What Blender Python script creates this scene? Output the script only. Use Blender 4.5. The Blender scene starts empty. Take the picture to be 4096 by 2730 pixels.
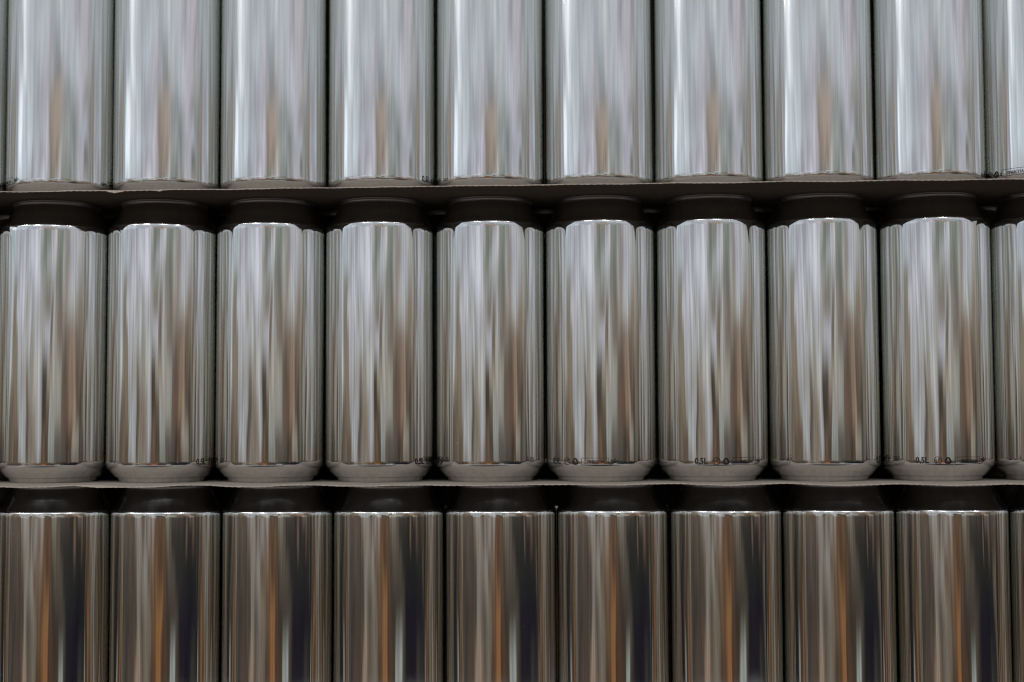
import bpy, bmesh, math, random
from mathutils import Vector, Matrix

random.seed(7)
scene = bpy.context.scene
MM = 0.001

# ------------------------------------------------------------------ camera
CAM_Z, CAM_D = 37.65, 845.14            # mm: height above the middle row's foot, distance to the cans' axes
YAW, PITCH, ROLL = -0.0341, 0.0543, -0.0038
f = Vector((math.sin(YAW) * math.cos(PITCH), math.cos(YAW) * math.cos(PITCH), math.sin(PITCH)))
r0 = f.cross(Vector((0, 0, 1))).normalized()
u0 = r0.cross(f)
r = r0 * math.cos(ROLL) + u0 * math.sin(ROLL)
u = -r0 * math.sin(ROLL) + u0 * math.cos(ROLL)
cam_data = bpy.data.cameras.new("camera")
cam = bpy.data.objects.new("camera", cam_data)
scene.collection.objects.link(cam)
m = Matrix((r, u, -f)).transposed().to_4x4()
m.translation = Vector((0, -CAM_D * MM, CAM_Z * MM))
cam.matrix_world = m
cam_data.sensor_width = 36
cam_data.lens = 5619.18 / 4096 * 36
cam_data.clip_start, cam_data.clip_end = 0.01, 100
cam_data.dof.use_dof = True
cam_data.dof.focus_distance = 0.812
cam_data.dof.aperture_fstop = 4.0
scene.camera = cam

# ------------------------------------------------------------------ light
# What the hall in front of the stack looks like from it, as light: one line per elevation (degrees),
# each a list of azimuth and colour (azimuth 0 faces straight away from the cans, + to the right).
ROOM = [
    (-9.75, [(-76.3, 68, 62, 58), (-56, 82, 68, 58), (-52.2, 84, 70, 60), (-50.4, 130, 112, 98), (-42.3, 140, 125, 115), (-38.7, 112, 92, 76), (-33.9, 92, 84, 76), (-26.8, 115, 108, 98), (-21, 118, 108, 98), (-15.3, 80, 66, 54), (-8.4, 92, 64, 42), (-3.9, 135, 94, 60), (2.5, 140, 96, 60), (5.2, 85, 58, 40), (14.3, 75, 56, 42), (20.8, 70, 60, 48), (23.1, 140, 145, 142), (30.6, 160, 168, 170), (33, 75, 70, 60), (37.8, 58, 52, 42), (41.4, 24, 22, 30), (63, 22, 20, 30), (67.1, 50, 50, 50), (74.1, 40, 40, 40), (78.4, 42, 38, 34), (84.5, 110, 96, 82)]),
    (-7.85, [(-76.3, 72, 62, 54), (-69.3, 62, 54, 48), (-56, 78, 66, 57), (-47, 85, 74, 64), (-45, 135, 128, 120), (-38.7, 105, 96, 88), (-32.7, 100, 92, 82), (-26.8, 125, 118, 108), (-19.9, 122, 112, 100), (-15.3, 98, 82, 68), (-8.4, 105, 76, 52), (-3.9, 135, 98, 64), (2.9, 140, 98, 60), (5.2, 78, 56, 42), (12.1, 62, 50, 42), (23.6, 66, 58, 50), (36.6, 80, 72, 62), (39.2, 38, 36, 36), (42.6, 22, 21, 32), (63, 22, 20, 32), (77.5, 28, 26, 36), (80.5, 75, 68, 62), (86, 102, 94, 84)]),
    (-5.90, [(-76.3, 66, 60, 56), (-65.2, 85, 74, 66), (-56, 70, 60, 52), (-47.2, 95, 84, 76), (-44.7, 130, 122, 115), (-37.5, 118, 110, 102), (-35.1, 142, 138, 135), (-27.3, 140, 134, 130), (-25, 108, 90, 74), (-15.3, 115, 100, 88), (-9.6, 115, 88, 65), (-1.6, 78, 56, 40), (7.5, 98, 74, 55), (10.9, 62, 50, 42), (16.6, 92, 84, 76), (29.4, 75, 69, 61), (34.2, 35, 36, 34), (47.6, 32, 34, 32), (63, 30, 32, 32), (75.5, 40, 40, 38), (79.9, 100, 92, 82)]),
    (-4.40, [(-77.8, 85, 78, 72), (-70.7, 75, 66, 60), (-65.2, 95, 82, 72), (-56, 78, 66, 58), (-51.5, 110, 98, 88), (-47.2, 140, 130, 122), (-37.5, 135, 125, 118), (-33.9, 110, 98, 90), (-31.5, 145, 138, 132), (-28, 108, 97, 88), (-22.2, 150, 148, 148), (-17.6, 125, 110, 100), (-11.9, 140, 128, 118), (-8.9, 98, 74, 55), (-1.6, 85, 60, 42), (5.2, 105, 82, 62), (8.6, 75, 60, 48), (14.3, 112, 102, 92), (23.6, 95, 86, 78), (26.4, 50, 46, 42), (46.3, 38, 36, 34), (48.8, 42, 38, 36), (51.3, 125, 105, 92), (53.9, 42, 38, 36), (63, 45, 40, 38), (67.1, 100, 82, 70), (71.2, 55, 45, 40), (79.9, 78, 68, 60)]),
    (-1.35, [(-83.4, 150, 148, 145), (-81, 72, 60, 52), (-70.9, 118, 102, 90), (-67.7, 90, 75, 62), (-57.8, 95, 76, 62), (-55.6, 145, 143, 145), (-46.3, 152, 152, 160), (-39.4, 145, 145, 148), (-37.5, 72, 62, 58), (-32, 100, 90, 85), (-29.2, 122, 110, 100), (-18.5, 125, 112, 102), (-16.7, 158, 156, 168), (-8.5, 150, 148, 155), (-6.7, 82, 66, 55), (-0.9, 105, 88, 75), (2.7, 72, 56, 46), (7.6, 78, 65, 56), (9.4, 145, 148, 148), (19.1, 135, 136, 134), (21, 88, 80, 74), (29.4, 92, 84, 78), (38.9, 85, 75, 68), (46.8, 62, 52, 46), (56, 85, 65, 50), (58, 138, 128, 120), (67.7, 125, 115, 108), (70.4, 62, 64, 58), (75.7, 80, 78, 72), (81.7, 105, 98, 92)]),
    (0.40, [(-81.8, 165, 168, 172), (-79.4, 88, 75, 65), (-70.9, 110, 95, 82), (-61.3, 112, 96, 82), (-58.9, 150, 150, 152), (-46.3, 158, 157, 165), (-37.1, 148, 145, 148), (-35.4, 82, 70, 62), (-32, 85, 72, 64), (-29.8, 125, 112, 102), (-18.7, 132, 120, 110), (-16.9, 165, 162, 172), (-8.3, 155, 152, 155), (-6.5, 62, 52, 48), (-0, 70, 60, 52), (7.6, 105, 88, 75), (9.4, 158, 158, 158), (16.4, 140, 135, 132), (31.7, 142, 142, 138), (34.1, 105, 85, 75), (40.9, 98, 75, 65), (47.6, 95, 72, 62), (49.8, 138, 112, 95), (57, 132, 108, 92), (60.2, 165, 145, 130), (62.3, 95, 78, 68), (72.2, 68, 62, 56), (78.1, 115, 105, 100)]),
    (1.80, [(-85.8, 165, 165, 172), (-79.9, 178, 180, 190), (-76.5, 125, 112, 98), (-62.4, 122, 108, 95), (-60.3, 165, 165, 172), (-51.2, 160, 158, 168), (-48.2, 142, 135, 130), (-39.5, 165, 163, 165), (-36.3, 115, 100, 90), (-32.6, 115, 100, 90), (-30.1, 150, 150, 150), (-23.7, 135, 125, 115), (-18.2, 165, 163, 165), (-8.7, 165, 165, 170), (-6.9, 75, 65, 60), (-0.4, 70, 60, 55), (1.8, 140, 128, 118), (9.1, 145, 135, 125), (17.3, 160, 158, 158), (20.1, 140, 130, 125), (31.7, 140, 140, 135), (34.7, 105, 88, 78), (46.8, 95, 78, 68), (49.8, 138, 112, 98), (58.7, 148, 124, 110), (61.2, 85, 70, 60), (67.7, 110, 95, 85), (72.2, 90, 80, 70), (79.3, 120, 112, 105)]),
    (3.35, [(-78.7, 168, 170, 175), (-75.8, 122, 110, 97), (-62.4, 128, 115, 100), (-59.9, 170, 168, 180), (-48.2, 158, 156, 158), (-39.5, 172, 170, 178), (-36.7, 155, 148, 145), (-32, 165, 163, 165), (-25.5, 148, 145, 142), (-16.3, 165, 165, 172), (-8.2, 152, 148, 142), (-5.4, 170, 167, 170), (-0, 178, 175, 190), (5.8, 172, 170, 182), (7.6, 100, 85, 75), (12.4, 104, 90, 80), (14.2, 160, 158, 160), (20.1, 150, 148, 145), (23.8, 112, 98, 88), (35.1, 122, 108, 98), (44.8, 115, 100, 88), (49.8, 120, 98, 85), (56, 148, 126, 112), (61.2, 110, 95, 82), (70, 115, 100, 88), (76.9, 128, 115, 105)]),
    (4.40, [(-78.7, 175, 173, 182), (-75.3, 128, 115, 102), (-67.7, 125, 112, 98), (-65.5, 170, 170, 175), (-62.4, 175, 175, 185), (-54.2, 168, 165, 175), (-44.3, 180, 178, 190), (-39.5, 140, 128, 118), (-34.8, 165, 163, 165), (-29.2, 160, 158, 165), (-16.3, 165, 163, 172), (-9.1, 155, 153, 155), (-3.6, 135, 120, 110), (-0, 125, 112, 102), (5.4, 120, 110, 100), (7.3, 170, 170, 170), (9.1, 115, 100, 90), (13.6, 120, 108, 98), (17.3, 160, 160, 165), (23.8, 130, 120, 108), (29.4, 122, 110, 100), (37, 135, 120, 110), (44.8, 150, 142, 138), (57, 165, 165, 165), (63.4, 140, 130, 122), (70, 125, 110, 98), (79.3, 135, 125, 118)]),
    (5.45, [(-78.7, 172, 172, 182), (-74.2, 130, 125, 112), (-67.7, 130, 125, 114), (-64.5, 150, 148, 155), (-54.2, 165, 162, 175), (-46.3, 182, 180, 192), (-38.6, 170, 165, 172), (-34.8, 165, 162, 170), (-27.3, 185, 182, 195), (-16.3, 180, 178, 190), (-7.2, 150, 150, 150), (-0, 140, 138, 130), (3.6, 120, 118, 108), (9.1, 152, 152, 155), (15.5, 155, 155, 160), (20.1, 122, 122, 115), (29.4, 115, 115, 110), (35.1, 135, 128, 118), (40.9, 155, 150, 148), (45.8, 145, 130, 128), (50.8, 168, 168, 175), (63.4, 168, 166, 172), (70, 150, 145, 140), (79.3, 138, 125, 115)]),
    (6.50, [(-82.2, 185, 195, 200), (-77.6, 170, 175, 182), (-66.6, 165, 170, 178), (-58.2, 158, 155, 168), (-44.3, 175, 172, 184), (-29.2, 188, 185, 198), (-17.2, 190, 187, 200), (-12.7, 165, 163, 170), (-5.4, 125, 125, 115), (-1.8, 125, 125, 118), (-0, 150, 150, 150), (4.5, 155, 155, 155), (9.1, 170, 168, 178), (18.2, 165, 165, 170), (21, 118, 120, 115), (29.4, 110, 112, 108), (35.1, 135, 135, 125), (38.9, 158, 155, 152), (46.8, 145, 130, 130), (49.8, 162, 160, 168), (59.1, 168, 167, 176), (68.9, 158, 157, 162), (79.3, 140, 138, 132)]),
    (7.70, [(-82.2, 165, 175, 180), (-77.6, 178, 185, 195), (-66.6, 165, 165, 172), (-58.2, 158, 155, 168), (-46.3, 168, 165, 175), (-34.8, 175, 172, 182), (-19.1, 188, 185, 198), (-15.4, 175, 173, 182), (-8.2, 160, 160, 165), (-5.4, 118, 120, 112), (5.8, 114, 114, 107), (8, 165, 163, 172), (19.7, 172, 170, 180), (21.5, 125, 127, 120), (31.3, 118, 120, 115), (37, 140, 140, 135), (39.9, 160, 155, 158), (46.8, 150, 140, 140), (49.8, 165, 163, 170), (67.7, 168, 165, 172), (78.1, 145, 143, 138)]),
    (9.80, [(-90.1, 190, 195, 205), (-86.6, 150, 152, 158), (-81.6, 235, 244, 254), (-73.7, 235, 244, 254), (-70.6, 190, 200, 210), (-51.8, 178, 190, 198), (-38.3, 160, 158, 168), (-20.1, 172, 170, 182), (-8.5, 174, 172, 184), (-5.9, 132, 120, 108), (5.2, 148, 130, 116), (14.1, 146, 133, 118), (16.6, 150, 152, 150), (28.3, 130, 136, 132), (41.6, 140, 145, 145), (55.6, 170, 168, 180), (63.9, 178, 178, 188), (67.6, 110, 112, 105), (70.7, 112, 112, 106), (75.5, 150, 150, 150)]),
    (11.00, [(-91.8, 240, 248, 255), (-86.6, 180, 190, 200), (-82.3, 236, 244, 252), (-75.3, 240, 246, 254), (-70.6, 195, 205, 214), (-57.4, 185, 195, 205), (-49.1, 178, 188, 196), (-38.3, 160, 162, 172), (-22.7, 165, 172, 180), (-17.6, 168, 166, 178), (-8.7, 172, 170, 182), (-6.2, 140, 125, 112), (5.2, 152, 135, 122), (14.1, 150, 138, 125), (16.6, 145, 148, 145), (30.9, 138, 145, 145), (38.9, 125, 130, 128), (47.1, 150, 155, 158), (58.6, 175, 173, 185), (69.1, 190, 195, 208), (75.5, 130, 132, 128)]),
    (12.40, [(-91.8, 180, 188, 196), (-88.3, 232, 242, 250), (-83.3, 180, 190, 198), (-78.4, 236, 244, 252), (-70.6, 185, 195, 202), (-63.2, 175, 185, 192), (-49.1, 180, 190, 198), (-38.3, 160, 160, 170), (-20.1, 158, 158, 165), (-12.5, 160, 162, 168), (-7.4, 158, 155, 155), (-4.9, 150, 136, 124), (5.2, 160, 145, 132), (12.8, 155, 142, 130), (16.6, 142, 145, 145), (36.2, 138, 145, 145), (41.6, 160, 165, 170), (49.9, 172, 172, 182), (58.6, 175, 173, 183), (69.1, 140, 140, 138)]),
    (13.40, [(-88.3, 195, 205, 214), (-81, 170, 180, 188), (-72.2, 185, 194, 202), (-67.6, 240, 246, 254), (-63.2, 190, 200, 208), (-41, 172, 180, 188), (-25.3, 165, 165, 175), (-10, 160, 160, 168), (-2.4, 155, 155, 160), (2.7, 140, 140, 142), (12.8, 135, 138, 142), (20.5, 158, 162, 168), (30.9, 160, 165, 170), (41.6, 172, 182, 186), (47.1, 175, 175, 185), (64.5, 178, 176, 186), (72.3, 155, 155, 152)]),
    (14.50, [(-81, 158, 168, 174), (-72.2, 180, 188, 195), (-67.6, 242, 245, 252), (-63.2, 185, 194, 200), (-46.3, 168, 176, 182), (-35.7, 178, 188, 195), (-22.7, 175, 180, 190), (-15, 172, 170, 180), (-2.4, 160, 162, 168), (2.7, 150, 158, 162), (12.8, 168, 175, 180), (23.1, 165, 170, 175), (30.9, 172, 170, 180), (41.6, 178, 182, 190), (47.1, 170, 168, 178), (58.6, 182, 180, 192), (70.7, 160, 160, 164)]),
    (15.60, [(-81, 150, 158, 162), (-67.6, 225, 232, 238), (-57.4, 178, 186, 194), (-46.3, 160, 167, 172), (-33, 170, 178, 184), (-10, 172, 180, 187), (-4.9, 165, 168, 172), (10.3, 172, 180, 186), (30.9, 170, 178, 184), (41.6, 165, 165, 172), (47.1, 158, 158, 165), (58.6, 178, 176, 186), (70.7, 165, 163, 168), (77.2, 150, 152, 155)]),
]


def lin(c, sat):
    c = [v / 255 for v in c]
    g = 0.30 * c[0] + 0.59 * c[1] + 0.11 * c[2]
    c = [g + (v - g) * sat for v in c]
    return [v / 12.92 if v <= 0.04045 else ((v + 0.055) / 1.055) ** 2.4 for v in c]

GAIN = (1.25, 1.265, 1.26)                 # the metal swallows some light
world = bpy.data.worlds.new("World")
scene.world = world
world.use_nodes = True
nt = world.node_tree
nt.nodes.clear()

class N:
    """tiny node-building helper"""
    def __init__(self, nt): self.nt = nt
    def new(self, t, **kw):
        n = self.nt.nodes.new(t)
        for k, v in kw.items(): setattr(n, k, v)
        return n
    def put(self, s, v):
        if hasattr(v, "is_output"): self.nt.links.new(v, s)
        else: s.default_value = v
    def math(self, op, a, b=0.0, c=0.0, clamp=False):
        n = self.new("ShaderNodeMath", operation=op, use_clamp=clamp)
        for s, v in zip(n.inputs, (a, b, c)): self.put(s, v)
        return n.outputs[0]
    def rng(self, v, a, b, c=0.0, d=1.0, smooth=False):
        n = self.new("ShaderNodeMapRange", clamp=True, interpolation_type="SMOOTHSTEP" if smooth else "LINEAR")
        for s, x in zip(n.inputs, (v, a, b, c, d)): self.put(s, x)
        return n.outputs[0]
    def mix(self, fac, a, b, blend="MIX"):
        n = self.new("ShaderNodeMix", data_type="RGBA", blend_type=blend)
        self.put(n.inputs[0], fac); self.put(n.inputs[6], a); self.put(n.inputs[7], b)
        return n.outputs[2]
    def noise(self, vec, scale, detail=2.0, rough=0.5, dims="3D"):
        n = self.new("ShaderNodeTexNoise", noise_dimensions=dims)
        if vec is not None: self.put(n.inputs["Vector"], vec)
        n.inputs["Scale"].default_value = scale
        n.inputs["Detail"].default_value = detail
        n.inputs["Roughness"].default_value = rough
        return n.outputs["Fac"]
    def xyz(self, x, y, z):
        n = self.new("ShaderNodeCombineXYZ")
        for s, v in zip(n.inputs, (x, y, z)): self.put(s, v)
        return n.outputs[0]

w = N(nt)
tc = w.new("ShaderNodeTexCoord")
sep = w.new("ShaderNodeSeparateXYZ")
nt.links.new(tc.outputs["Generated"], sep.inputs[0])
X, Y, Z = sep.outputs
DEG = 180 / math.pi
az = w.math("MULTIPLY", w.math("ARCTAN2", X, w.math("MULTIPLY", Y, -1.0)), DEG)
el = w.math("MULTIPLY", w.math("ARCSINE", Z), DEG)
# edges of things in the hall are never perfectly plumb
wob = w.math("MULTIPLY", w.math("SUBTRACT", w.noise(w.xyz(w.math("MULTIPLY", az, 0.06), w.math("MULTIPLY", el, 0.22), 0.0), 1.0, 2.0), 0.5), 3.0)
azw = w.math("ADD", az, wob)
pos = w.math("DIVIDE", w.math("ADD", azw, 90.0), 180.0, clamp=True)
col = None
prev = None
for e, line in ROOM:
    cr = w.new("ShaderNodeValToRGB")
    stops = [(s[0], s[1:]) for s in line]
    # high up the bluish roof, level the grey-green walls, low down the dim floor-standing clutter
    if e > 9: sat, tone = 0.86, (0.955, 0.935, 0.96)
    elif e > 3: sat, tone = 0.85, (0.965, 0.985, 0.985)
    elif e > -3: sat, tone = 0.92, (0.93, 0.945, 0.905)
    else: sat, tone = 0.92, (0.77, 0.745, 0.715)
    els = cr.color_ramp.elements
    while len(els) < len(stops): els.new(0.5)
    for el_, (a, h) in zip(els, stops): el_.position = (float(a) + 90) / 180
    for el_, (a, h) in zip(els, stops): el_.color = [v * g * k for v, g, k in zip(lin(h, sat), GAIN, tone)] + [1]
    nt.links.new(pos, cr.inputs[0])
    col = cr.outputs[0] if col is None else w.mix(w.rng(el, prev, e), col, cr.outputs[0])
    prev = e
# fine clutter: narrow uprights, some of them broken off part of the way up
fine = w.noise(w.xyz(w.math("MULTIPLY", azw, 0.27), w.math("MULTIPLY", el, 0.035), 3.0), 1.0, 3.0, 0.65)
brk = w.noise(w.xyz(w.math("MULTIPLY", azw, 0.13), w.math("MULTIPLY", el, 0.32), 9.0), 1.0, 2.0, 0.55)
amp = w.rng(el, 7.0, 11.0, 0.33, 0.18)
col = w.mix(1.0, col, w.rng(fine, 0.30, 0.70, w.math("SUBTRACT", 1.0, amp), w.math("ADD", 1.0, amp)), "MULTIPLY")
col = w.mix(1.0, col, w.rng(brk, 0.32, 0.68, 0.82, 1.18), "MULTIPLY")
tint = w.noise(w.xyz(w.math("MULTIPLY", azw, 0.11), w.math("MULTIPLY", el, 0.05), 17.0), 1.0, 2.0, 0.6)
col = w.mix(1.0, col, w.mix(w.rng(tint, 0.35, 0.65), (1.045, 0.995, 0.965, 1), (0.965, 1.0, 1.025, 1)), "MULTIPLY")
# ceiling above, floor below, dark behind the stack
side = w.rng(w.math("ABSOLUTE", w.math("ADD", az, 14.0)), 45.0, 85.0, 1.0, 0.35, True)
ceil = w.mix(side, (0.20, 0.20, 0.21, 1), (0.66, 0.71, 0.78, 1))
col = w.mix(w.rng(el, 16.8, 19.5), col, ceil)
col = w.mix(w.rng(el, 34.0, 55.0), col, (0.30, 0.31, 0.34, 1))
col = w.mix(w.rng(el, -10.6, -12.0), col, (0.36, 0.35, 0.365, 1))
col = w.mix(w.rng(el, -15.0, -19.0), col, (0.017, 0.013, 0.011, 1))
col = w.mix(w.rng(w.math("ABSOLUTE", az), 92.0, 100.0), col, (0.012, 0.011, 0.010, 1))
bg = w.new("ShaderNodeBackground")
nt.links.new(col, bg.inputs[0])
bg.inputs[1].default_value = 1.0
wo = w.new("ShaderNodeOutputWorld")
nt.links.new(bg.outputs[0], wo.inputs[0])

# ceiling lamps of the hall in front of the stack
for azd, eld, dist in ((-76, 19.5, 9.0), (-65.5, 20.0, 7.0), (-52, 21.5, 5.5), (-26, 23.5, 4.3), (11.5, 23.5, 4.1), (42, 21.5, 5.0)):
    ld = bpy.data.lights.new("ceiling_lamp", "AREA")
    ld.shape = "DISK"
    ld.size = 0.055 * dist
    ld.energy = 1.0 * dist * dist
    ld.color = (1.0, 0.96, 0.95)
    lo = bpy.data.objects.new("ceiling_lamp", ld)
    scene.collection.objects.link(lo)
    lo.location = (dist * math.sin(math.radians(azd)), -dist * math.cos(math.radians(azd)), 0.15 + dist * math.tan(math.radians(eld)))
    lo.rotation_euler = (Vector((0, 0, 0.1)) - Vector(lo.location)).to_track_quat("-Z", "Y").to_euler()

scene.view_settings.view_transform = "Standard"
scene.view_settings.look = "None"
scene.view_settings.exposure = 0.0
scene.view_settings.gamma = 1.0
scene.view_settings.use_curve_mapping = False
scene.cycles.filter_width = 1.2
scene.cycles.max_bounces = 14
scene.cycles.glossy_bounces = 12
scene.cycles.caustics_reflective = False
scene.cycles.blur_glossy = 0.0
scene.cycles.sample_clamp_indirect = 0.8
scene.cycles.use_denoising = True

# ------------------------------------------------------------------ materials
def material(name):
    mt = bpy.data.materials.new(name)
    mt.use_nodes = True
    return mt, N(mt.node_tree), mt.node_tree.nodes["Principled BSDF"]

def metal(name, color, rough, wobble, grain, haze=0.0):
    mt, n, b = material(name)
    b.inputs["Base Color"].default_value = color + (1,)
    b.inputs["Metallic"].default_value = 1.0
    b.inputs["Specular Tint"].default_value = (0.85, 0.86, 0.83, 1)     # lacquer dulls the grazing shine
    tc = n.new("ShaderNodeTexCoord")
    oi = n.new("ShaderNodeObjectInfo")
    off = n.xyz(n.math("MULTIPLY", oi.outputs["Random"], 3.0), n.math("MULTIPLY", oi.outputs["Random"], 7.0), 0.0)
    sc = n.new("ShaderNodeVectorMath", operation="MULTIPLY")
    n.put(sc.inputs[0], tc.outputs["Object"]); sc.inputs[1].default_value = (1, 1, 0.10)
    ad = n.new("ShaderNodeVectorMath", operation="ADD")
    n.put(ad.inputs[0], sc.outputs[0]); n.put(ad.inputs[1], off)
    wide = n.noise(ad.outputs[0], 75.0, 1.0)            # slight out-of-round of the drawn wall
    h = n.math("MULTIPLY", wide, wobble)
    lines = n.noise(ad.outputs[0], 900.0, 2.0)          # draw lines left by the ironing rings
    h = n.math("ADD", h, n.math("MULTIPLY", lines, grain))
    bp = n.new("ShaderNodeBump")
    bp.inputs["Strength"].default_value = 1.0
    bp.inputs["Distance"].default_value = 1.0
    n.put(bp.inputs["Height"], h)
    n.put(b.inputs["Normal"], bp.outputs[0])
    rv = n.noise(ad.outputs[0], 160.0, 3.0)
    n.put(b.inputs["Roughness"], n.rng(rv, 0.3, 0.7, rough * 0.8, rough * 1.25))
    if haze:                                            # soft veil round every reflection
        g = n.new("ShaderNodeBsdfAnisotropic")
        g.inputs["Color"].default_value = color + (1,)
        g.inputs["Roughness"].default_value = 0.36
        n.put(g.inputs["Normal"], bp.outputs[0])
        mx = n.new("ShaderNodeMixShader")
        n.put(mx.inputs[0], n.rng(rv, 0.3, 0.7, haze * 0.6, haze * 1.4))
        out = n.nt.nodes["Material Output"]
        n.put(mx.inputs[1], b.outputs[0]); n.put(mx.inputs[2], g.outputs[0])
        # a few specks of dust and pin-prick dings
        of2 = n.new("ShaderNodeVectorMath", operation="ADD")
        n.put(of2.inputs[0], tc.outputs["Object"]); n.put(of2.inputs[1], off)
        vo = n.new("ShaderNodeTexVoronoi")
        n.put(vo.inputs["Vector"], of2.outputs[0]); vo.inputs["Scale"].default_value = 75.0
        sp = n.new("ShaderNodeSeparateColor")
        n.put(sp.inputs[0], vo.outputs["Color"])
        mask = n.math("MULTIPLY", n.rng(vo.outputs["Distance"], 0.012, 0.022, 0.55, 0.0), n.math("GREATER_THAN", sp.outputs[0], 0.45))
        df = n.new("ShaderNodeBsdfDiffuse")
        df.inputs["Color"].default_value = (0.75, 0.74, 0.72, 1)
        m2 = n.new("ShaderNodeMixShader")
        n.put(m2.inputs[0], mask); n.put(m2.inputs[1], mx.outputs[0]); n.put(m2.inputs[2], df.outputs[0])
        n.nt.links.new(m2.outputs[0], out.inputs[0])
    return mt

ALU = (0.785, 0.792, 0.775)
M_body = metal("polished_aluminium", ALU, 0.032, 0.00050, 0.0000010, 0.035)
M_neck = metal("necked_aluminium", (0.78, 0.78, 0.77), 0.22, 0.00002, 0.0000012)
M_rim = metal("rolled_rim_aluminium", (0.74, 0.73, 0.71), 0.42, 0.00002, 0.0000010)
M_base = metal("frosted_aluminium", (0.84, 0.84, 0.83), 0.13, 0.00001, 0.0000003)

M_ink, n, b = material("black_ink")
b.inputs["Base Color"].default_value = (0.012, 0.010, 0.009, 1)
b.inputs["Roughness"].default_value = 0.6
b.inputs["Specular IOR Level"].default_value = 0.2

def cardboard(name, light, dark):
    mt, n, b = material(name)
    tc = n.new("ShaderNodeTexCoord")
    fib = n.new("ShaderNodeVectorMath", operation="MULTIPLY")
    n.put(fib.inputs[0], tc.outputs["Object"]); fib.inputs[1].default_value = (1.0, 1.0, 2.5)
    a = n.noise(fib.outputs[0], 260.0, 4.0, 0.65)
    c = n.noise(tc.outputs["Object"], 1500.0, 2.0, 0.6)
    fac = n.math("ADD", n.math("MULTIPLY", a, 0.6), n.math("MULTIPLY", c, 0.4))
    n.put(b.inputs["Base Color"], n.mix(n.rng(fac, 0.32, 0.68), dark, light))
    b.inputs["Roughness"].default_value = 0.85
    b.inputs["Specular IOR Level"].default_value = 0.2
    bp = n.new("ShaderNodeBump")
    bp.inputs["Strength"].default_value = 0.5
    bp.inputs["Distance"].default_value = 0.0003
    n.put(bp.inputs["Height"], fac)
    n.put(b.inputs["Normal"], bp.outputs[0])
    return mt

M_card = cardboard("grey_brown_cardboard", (0.52, 0.46, 0.385, 1), (0.36, 0.31, 0.255, 1))
M_edge = cardboard("cut_cardboard_edge", (0.58, 0.51, 0.43, 1), (0.42, 0.355, 0.29, 1))

# ------------------------------------------------------------------ can
R, H, LAYER, PITCHX = 33.05, 168.0, 168.6, 66.3
SEG = 160
FIT = 0.9985                            # the cans stand a hair apart
BASE = [(0, 10.5), (8, 9.8), (14, 8.0), (18.5, 5.2), (21.5, 2.2), (23.0, 0.5), (24.0, 0.0), (24.9, 0.25), (25.5, 1.0),
        (26.0, 2.0), (26.7, 2.75), (27.6, 3.1), (28.7, 4.2), (30.1, 5.5), (31.4, 6.8), (32.3, 8.1), (32.8, 9.3), (33.02, 10.6)]
BODY = [(33.02, 10.6), (33.05, 12.5), (33.05, 40), (33.05, 80), (33.05, 120), (33.05, 149), (33.03, 151.6)]
NECK = [(33.03, 151.6), (32.93, 152.1), (32.66, 152.6), (32.2, 153.15), (31.1, 154.3), (29.6, 156.2), (28.2, 158.5), (27.2, 160.6),
        (26.2, 162.6), (25.5, 164.2), (25.15, 165.4)]
RIM = [(25.15, 165.4), (25.05, 166.1), (25.2, 166.7), (25.6, 167.15), (25.8, 167.55), (25.6, 167.9), (25.1, 168.0), (24.5, 167.7),
       (24.2, 166.8), (24.1, 165.0), (24.1, 160.0)]

def resample(profile, n):
    """Catmull-Rom through the profile so curved shoulders stay smooth"""
    P = [Vector(p) for p in profile]
    out = []
    for i in range(len(P) - 1):
        a = P[max(i - 1, 0)]; b_ = P[i]; c = P[i + 1]; d = P[min(i + 2, len(P) - 1)]
        for k in range(n):
            t = k / n
            out.append(0.5 * ((2 * b_) + (c - a) * t + (2 * a - 5 * b_ + 4 * c - d) * t * t + (3 * b_ - a - 3 * c + d) * t ** 3))
    out.append(P[-1])
    return out

def profile_normals(parts):
    """one normal per profile point, continuous over the seams between the parts"""
    allp = []
    for p in parts: allp += p if not allp else p[1:]
    res, k = [], 0
    nor = []
    for i, p in enumerate(allp):
        a = allp[max(i - 1, 0)]; c = allp[min(i + 1, len(allp) - 1)]
        t1 = (p - a).normalized() if i else (c - p).normalized()
        t2 = (c - p).normalized() if i < len(allp) - 1 else t1
        t = (t1 + t2).normalized()
        nor.append((t.y, -t.x))
    for p in parts:
        res.append(nor[k:k + len(p)]); k += len(p) - 1
    return res

def lathe(name, prof, nors, mat):
    verts, faces, vn = [], [], []
    for (rr, z), (nr, nz) in zip(prof, nors):
        for s in range(SEG):
            a = 2 * math.pi * s / SEG
            verts.append((rr * FIT * MM * math.sin(a), -rr * FIT * MM * math.cos(a), z * MM))
            vn.append((nr * math.sin(a), -nr * math.cos(a), nz))
    for i in range(len(prof) - 1):
        for s in range(SEG):
            s2 = (s + 1) % SEG
            faces.append((i * SEG + s, i * SEG + s2, (i + 1) * SEG + s2, (i + 1) * SEG + s))
    me = bpy.data.meshes.new(name)
    me.from_pydata(verts, [], faces)
    me.polygons.foreach_set("use_smooth", [True] * len(faces))
    me.materials.append(mat)
    me.normals_split_custom_set_from_vertices(vn)
    return me

pr = [resample(BASE, 4), [Vector(p) for p in BODY], resample(NECK, 5), resample(RIM, 4)]
pn = profile_normals(pr)
ME_base = lathe("base", pr[0], pn[0], M_base)
ME_body = lathe("body", pr[1], pn[1], M_body)
ME_neck = lathe("neck", pr[2], pn[2], M_neck)
ME_rim = lathe("rim", pr[3], pn[3], M_rim)

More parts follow.
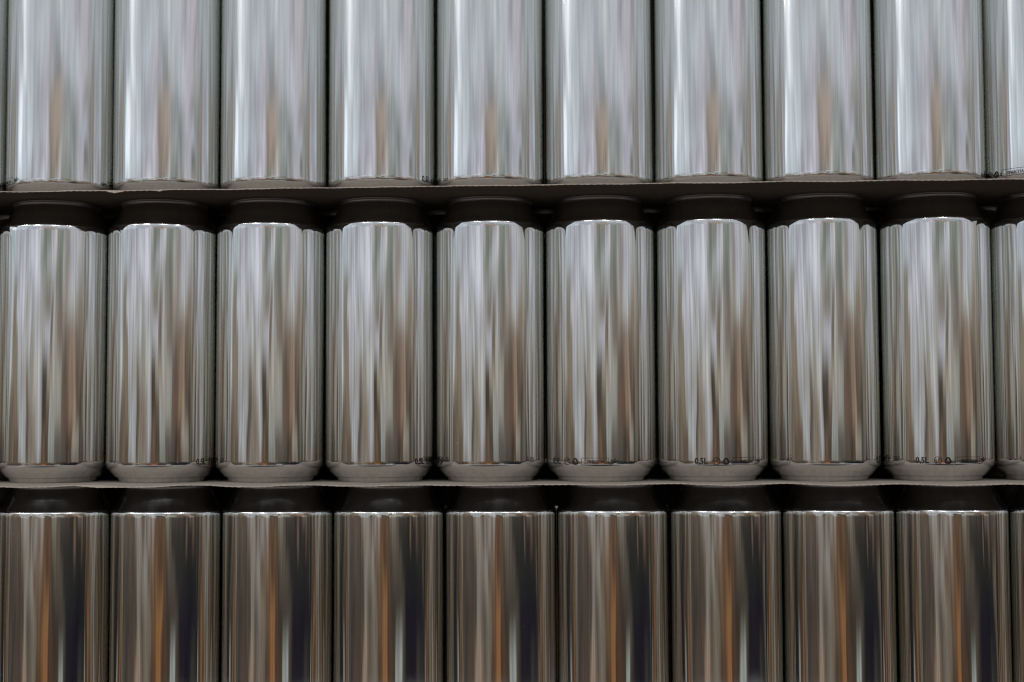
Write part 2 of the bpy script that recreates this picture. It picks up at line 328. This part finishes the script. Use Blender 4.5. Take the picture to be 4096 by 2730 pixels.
# ---- the printed line near the foot: flat shapes in millimetres, then bent round the can
def flat_polys():
    """list of (verts2d, faces) in mm along the girth (s) and height (h)"""
    P = []
    def text(body, x0, h0, height, width=None, shear=0.0, bold=0.0, rot=0.0):
        cu = bpy.data.curves.new("t", "FONT")
        cu.body = body; cu.size = 1.0; cu.shear = shear; cu.offset = bold; cu.resolution_u = 3
        ob = bpy.data.objects.new("t", cu)
        scene.collection.objects.link(ob)
        bpy.context.view_layer.update()
        me = bpy.data.meshes.new_from_object(ob.evaluated_get(bpy.context.evaluated_depsgraph_get()))
        vs = [(v.co.x, v.co.y) for v in me.vertices]
        cap = 0.72
        xs = [v[0] for v in vs]
        k = height / cap
        kx = k if width is None else width / (max(xs) - min(xs))
        out = []
        for x, y in vs:
            px, py = (x - min(xs)) * kx, y * k
            out.append((x0 + px * math.cos(rot) - py * math.sin(rot), h0 + px * math.sin(rot) + py * math.cos(rot)))
        P.append((out, [tuple(p.vertices) for p in me.polygons]))
        bpy.data.objects.remove(ob); bpy.data.curves.remove(cu); bpy.data.meshes.remove(me)
    def strip(pts, wd):
        """polyline with a width"""
        V, F = [], []
        for i, (x, y) in enumerate(pts):
            a = pts[max(i - 1, 0)]; c = pts[min(i + 1, len(pts) - 1)]
            dx, dy = c[0] - a[0], c[1] - a[1]
            L = math.hypot(dx, dy) or 1
            ww = wd[i] if isinstance(wd, (list, tuple)) else wd
            V += [(x - dy / L * ww / 2, y + dx / L * ww / 2), (x + dy / L * ww / 2, y - dx / L * ww / 2)]
            if i: F.append((2 * i - 2, 2 * i - 1, 2 * i + 1, 2 * i))
        P.append((V, F))
    def line(a, b_, wd, n=8):
        strip([(a[0] + (b_[0] - a[0]) * i / n, a[1] + (b_[1] - a[1]) * i / n) for i in range(n + 1)], wd)
    def poly(pts):
        P.append((list(pts), [tuple(range(len(pts)))]))
    # volume
    text("0,5L", 0.0, 10.6, 3.4, 7.6, bold=0.035)
    # glass and fork in a ring
    cx, cy, rr = 12.6, 12.1, 2.05
    strip([(cx + rr * math.cos(a), cy + rr * math.sin(a)) for a in [2 * math.pi * i / 32 for i in range(33)]], 0.38)
    strip([(cx - 1.15 + 0.55 * math.cos(a), cy + 0.75 + 0.75 * math.sin(a)) for a in [math.pi + math.pi * i / 12 for i in range(13)]], 0.34)
    line((cx - 1.15, cy + 0.0), (cx - 0.75, cy - 1.2), 0.34)
    line((cx - 1.2, cy - 1.2), (cx - 0.2, cy - 1.25), 0.24)
    for dx in (0.15, 0.6, 1.05): line((cx + dx, cy + 1.4), (cx + dx, cy + 0.4), 0.30)
    strip([(cx + 0.15, cy + 0.4), (cx + 0.35, cy + 0.1), (cx + 0.85, cy + 0.1), (cx + 1.05, cy + 0.4)], 0.24)
    line((cx + 0.6, cy + 0.1), (cx + 0.6, cy - 1.4), 0.26)
    # recycling arrows
    cx, cy = 18.2, 11.9
    for k in range(3):
        a0 = math.pi / 2 + 2 * math.pi * k / 3
        rot = lambda x, y: (cx + x * math.cos(a0 - math.pi / 2) - y * math.sin(a0 - math.pi / 2), cy + x * math.sin(a0 - math.pi / 2) + y * math.cos(a0 - math.pi / 2))
        strip([rot(-1.35, 0.05), rot(-0.62, 1.45), rot(0.0, 1.75), rot(0.62, 1.45), rot(0.85, 1.05)], [1.0, 1.0, 0.95, 1.0, 1.0])
        poly([rot(0.15, 0.95), rot(1.70, 1.25), rot(1.25, 0.10)])
    text("alu", 17.55, 11.45, 0.65, 1.3)
    # boxed code
    x0, x1, y0, y1 = 22.2, 38.2, 10.1, 14.05
    line((x0, y0), (x1, y0), 0.24, 30); line((x0, y1), (x1, y1), 0.24, 30)
    line((x0, y0), (x0, y1), 0.24); line((x1, y0), (x1, y1), 0.24)
    text("10N03C15A", 25.6, 11.15, 1.75, 10.6, bold=0.035)
    # slanted maker's mark with its underline, running up to the right
    text("Ball", 39.2, 11.2, 2.0, 3.7, shear=0.45, bold=0.02, rot=math.radians(16))
    pts = [(38.4 + 5.9 * t, 9.9 + 2.5 * t + 0.9 * t * t) for t in [i / 12 for i in range(13)]]
    strip(pts, [0.15 + 0.75 * math.sin(math.pi * min(1, i / 12 * 1.05)) * (0.35 + 0.65 * i / 12) for i in range(13)])
    return P

def print_mesh():
    V, F = [], []
    rr = (R * FIT + 0.03) * MM
    for vs, fs in flat_polys():
        o = len(V)
        for s, h in vs:
            a = s / R
            V.append((rr * math.sin(a), -rr * math.cos(a), h * MM))
        F += [tuple(o + i for i in fc) for fc in fs]
    me = bpy.data.meshes.new("print")
    me.from_pydata(V, [], F)
    me.materials.append(M_ink)
    return me
ME_print = print_mesh()

def part(name, me, parent):
    o = bpy.data.objects.new(name, me)
    scene.collection.objects.link(o)
    o.parent = parent
    return o

def make_can(with_print):
    t = bpy.data.objects.new("beverage_can", None)
    t.empty_display_size = 0.02
    scene.collection.objects.link(t)
    part("body", ME_body, t)
    part("base", ME_base, t)
    nk = part("neck", ME_neck, t)
    part("rim", ME_rim, nk)
    if with_print: part("print", ME_print, t)
    return t

def copy_thing(o, parent=None):
    c = o.copy()
    scene.collection.objects.link(c)
    if parent: c.parent = parent
    for ch in o.children: copy_thing(ch, c)
    return c

proto = {True: make_can(True), False: make_can(False)}
used = {True: False, False: False}

ROWS = [dict(x=-41.84, yaw=-0.0007, d=6.85, z=LAYER), dict(x=-42.0, yaw=0.0, d=0.0, z=0.0), dict(x=-35.63, yaw=0.0145, d=-5.47, z=-LAYER)]
# where the printed line starts (degrees round the can, 0 faces the viewer), front cans from left to right
PRINT = [
    {-1: 57, 0: -105.4, 1: -141, 2: 150, 3: 52.7, 4: 165, 5: -147, 6: 120, 7: 140, 8: 59.2, 9: -96},
    {-1: 130, 0: 120, 1: 52.1, 2: 140, 3: 44.8, 4: -128.5, 5: -60.2, 6: -23.9, 7: 54.7, 8: -35.3, 9: 110},
    {},
]
ORD = ["first", "second", "third", "fourth", "fifth", "sixth", "seventh", "eighth", "ninth"]
ROWNAME = ["top", "middle", "bottom"]
LOOK = {
    (0, 0): "with a boxed code and slanted mark at its left edge",
    (0, 3): "with 0,5L at its right foot",
    (0, 8): "with a faint 0,5L at its right edge",
    (1, 1): "with 0,5L printed at its right edge",
    (1, 3): "with 0,5L and a box wrapping round its right edge",
    (1, 4): "with a boxed mark ending at its left edge",
    (1, 5): "its whole printed line facing forward",
    (1, 6): "with 0,5L near the middle and the box at right",
    (1, 7): "with a blurred 0,5L squeezed against its right edge",
    (1, 8): "its 0,5L left of centre",
}

def label(row, i, back):
    rn = ROWNAME[row]
    if back:
        if i < 0: return "dim can behind the %s row, left of the first full can" % rn
        return "dim can behind the gap right of the %s full can, %s row" % (ORD[i], rn)
    if i == -1: return "sliver of a silver can cut by the left picture edge, %s row" % rn
    if i == 9: return "silver can cut off by the right picture edge, %s row" % rn
    s = "%s full silver can from left, %s row" % (ORD[i], rn)
    if (row, i) in LOOK: s = "%s full can, %s row, %s" % (ORD[i], rn, LOOK[(row, i)])
    return s


def place(row, i, back=False):
    s = ROWS[row]
    has = (not back) and i in PRINT[row]
    o = proto[has] if not used[has] else copy_thing(proto[has])
    used[has] = True
    x = s["x"] + (i - 4 + (0.5 if back else 0.0)) * PITCHX
    dy = PITCHX * 0.8660 if back else 0.0
    c, sn = math.cos(s["yaw"]), math.sin(s["yaw"])
    rnd = random.Random(row * 100 + i * 7 + (50 if back else 0))
    jx = rnd.uniform(-0.07, 0.07)
    o.location = ((c * (x + jx) - sn * dy) * MM, (sn * x + c * dy + s["d"]) * MM, s["z"] * MM)
    ang = PRINT[row].get(i, rnd.uniform(-180, 180)) if not back else rnd.uniform(-180, 180)
    o.rotation_euler = (math.radians(rnd.uniform(-0.12, 0.12)), math.radians(rnd.uniform(-0.05, 0.05)), math.radians(ang))
    o["category"] = "can"
    if back:
        o["group"] = "second rank of cans behind the %s row" % ROWNAME[row]
    else:
        o["group"] = "front cans of the %s row" % ROWNAME[row]
    o["label"] = label(row, i, back)
    return o

# ------------------------------------------------------------------ sheets between the layers
def sheet(name, z_top, thick, front, bow, droop, seed, notches=()):
    rnd = random.Random(seed)
    ph = [rnd.uniform(0, 6.28) for _ in range(8)]
    x0, x1, nx = -395.0, 335.0, 1460
    ys = [0, 0.5, 1.5, 4, 8, 13, 20, 28, 40, 60, 90, 125]
    s = ROWS[1]
    V, F = [], []
    for side in (0, 1):
        for j, yy in enumerate(ys):
            for i in range(nx + 1):
                x = x0 + (x1 - x0) * i / nx
                fr = front(x)
                rag = 0.10 * math.sin(x * 0.9 + ph[0]) + 0.08 * math.sin(x * 2.3 + ph[1]) + 0.25 * math.sin(x * 0.07 + ph[2]) + rnd.uniform(-0.03, 0.03)
                k = max(0.0, 1 - yy / 30.0)
                gap = 0.5 - 0.5 * math.cos(2 * math.pi * (x - s["x"]) / PITCHX)
                z = z_top + bow * gap * k * (1 + 0.35 * math.sin(x * 0.021 + ph[3])) - droop * k * k * (1 + 0.4 * math.sin(x * 0.013 + ph[4]))
                z += k * (0.12 * math.sin(x * 0.11 + ph[5]) + 0.06 * math.sin(x * 0.31 + ph[6]))
                th = thick
                if yy < 1:
                    for nxp, nw, nd in notches:
                        q = max(0.0, 1 - abs(x - nxp) / nw)
                        th += nd * q
                    th += rnd.uniform(-0.02, 0.05) + 0.08 * math.sin(x * 1.7 + ph[7])
                zz = z - (th if side else 0.0)
                y = -fr + yy + (rag if j == 0 else 0.0)
                if j == 0: zz += (-0.10 if side == 0 else 0.08)
                V.append((x * MM, y * MM, zz * MM))
    W = nx + 1
    NJ = len(ys)
    for j in range(NJ - 1):
        for i in range(nx):
            a = j * W + i
            F.append((a, a + 1, a + W + 1, a + W))
            b_ = NJ * W + j * W + i
            F.append((b_, b_ + W, b_ + W + 1, b_ + 1))
    nface = len(F)
    for i in range(nx):                                 # cut front edge
        F.append((i, NJ * W + i, NJ * W + i + 1, i + 1))
    for j in range(NJ - 1):                             # ends and back
        for i in (0, nx):
            a = j * W + i; b_ = NJ * W + j * W + i
            F.append((a, a + W, b_ + W, b_) if i == 0 else (a, b_, b_ + W, a + W))
    for i in range(nx):
        a = (NJ - 1) * W + i; b_ = NJ * W + a
        F.append((a, a + 1, b_ + 1, b_))
    me = bpy.data.meshes.new(name)
    me.from_pydata(V, [], F)
    me.materials.append(M_card); me.materials.append(M_edge)
    for p in me.polygons:
        p.material_index = 1 if nface <= p.index < nface + nx else 0
        p.use_smooth = p.index < nface
    o = bpy.data.objects.new(name, me)
    scene.collection.objects.link(o)
    return o

up = sheet("cardboard_sheet", LAYER - 0.02, 0.58, lambda x: 61.2 + 6.7 * x / 330, 0.15, 0.25, 3, [(-254, 6, 1.2), (-228, 3, 0.6)])
up["label"] = "thin cardboard sheet under the top row, its dark underside showing"
up["category"] = "cardboard sheet"
up["group"] = "cardboard sheets between the layers of cans"
lo = sheet("cardboard_sheet", -0.02, 0.58, lambda x: 51.4 - 1.5 * x / 330, 0.75, 0.55, 5, [(-262, 14, 0.9)])
lo["label"] = "wavy cardboard sheet under the middle row, seen edge-on as a pale line"
lo["category"] = "cardboard sheet"
lo["group"] = "cardboard sheets between the layers of cans"

for row in range(3):
    for i in range(-1, 10):
        place(row, i)
for row in (1, 2):
    for i in range(-1, 9):
        place(row, i, True)
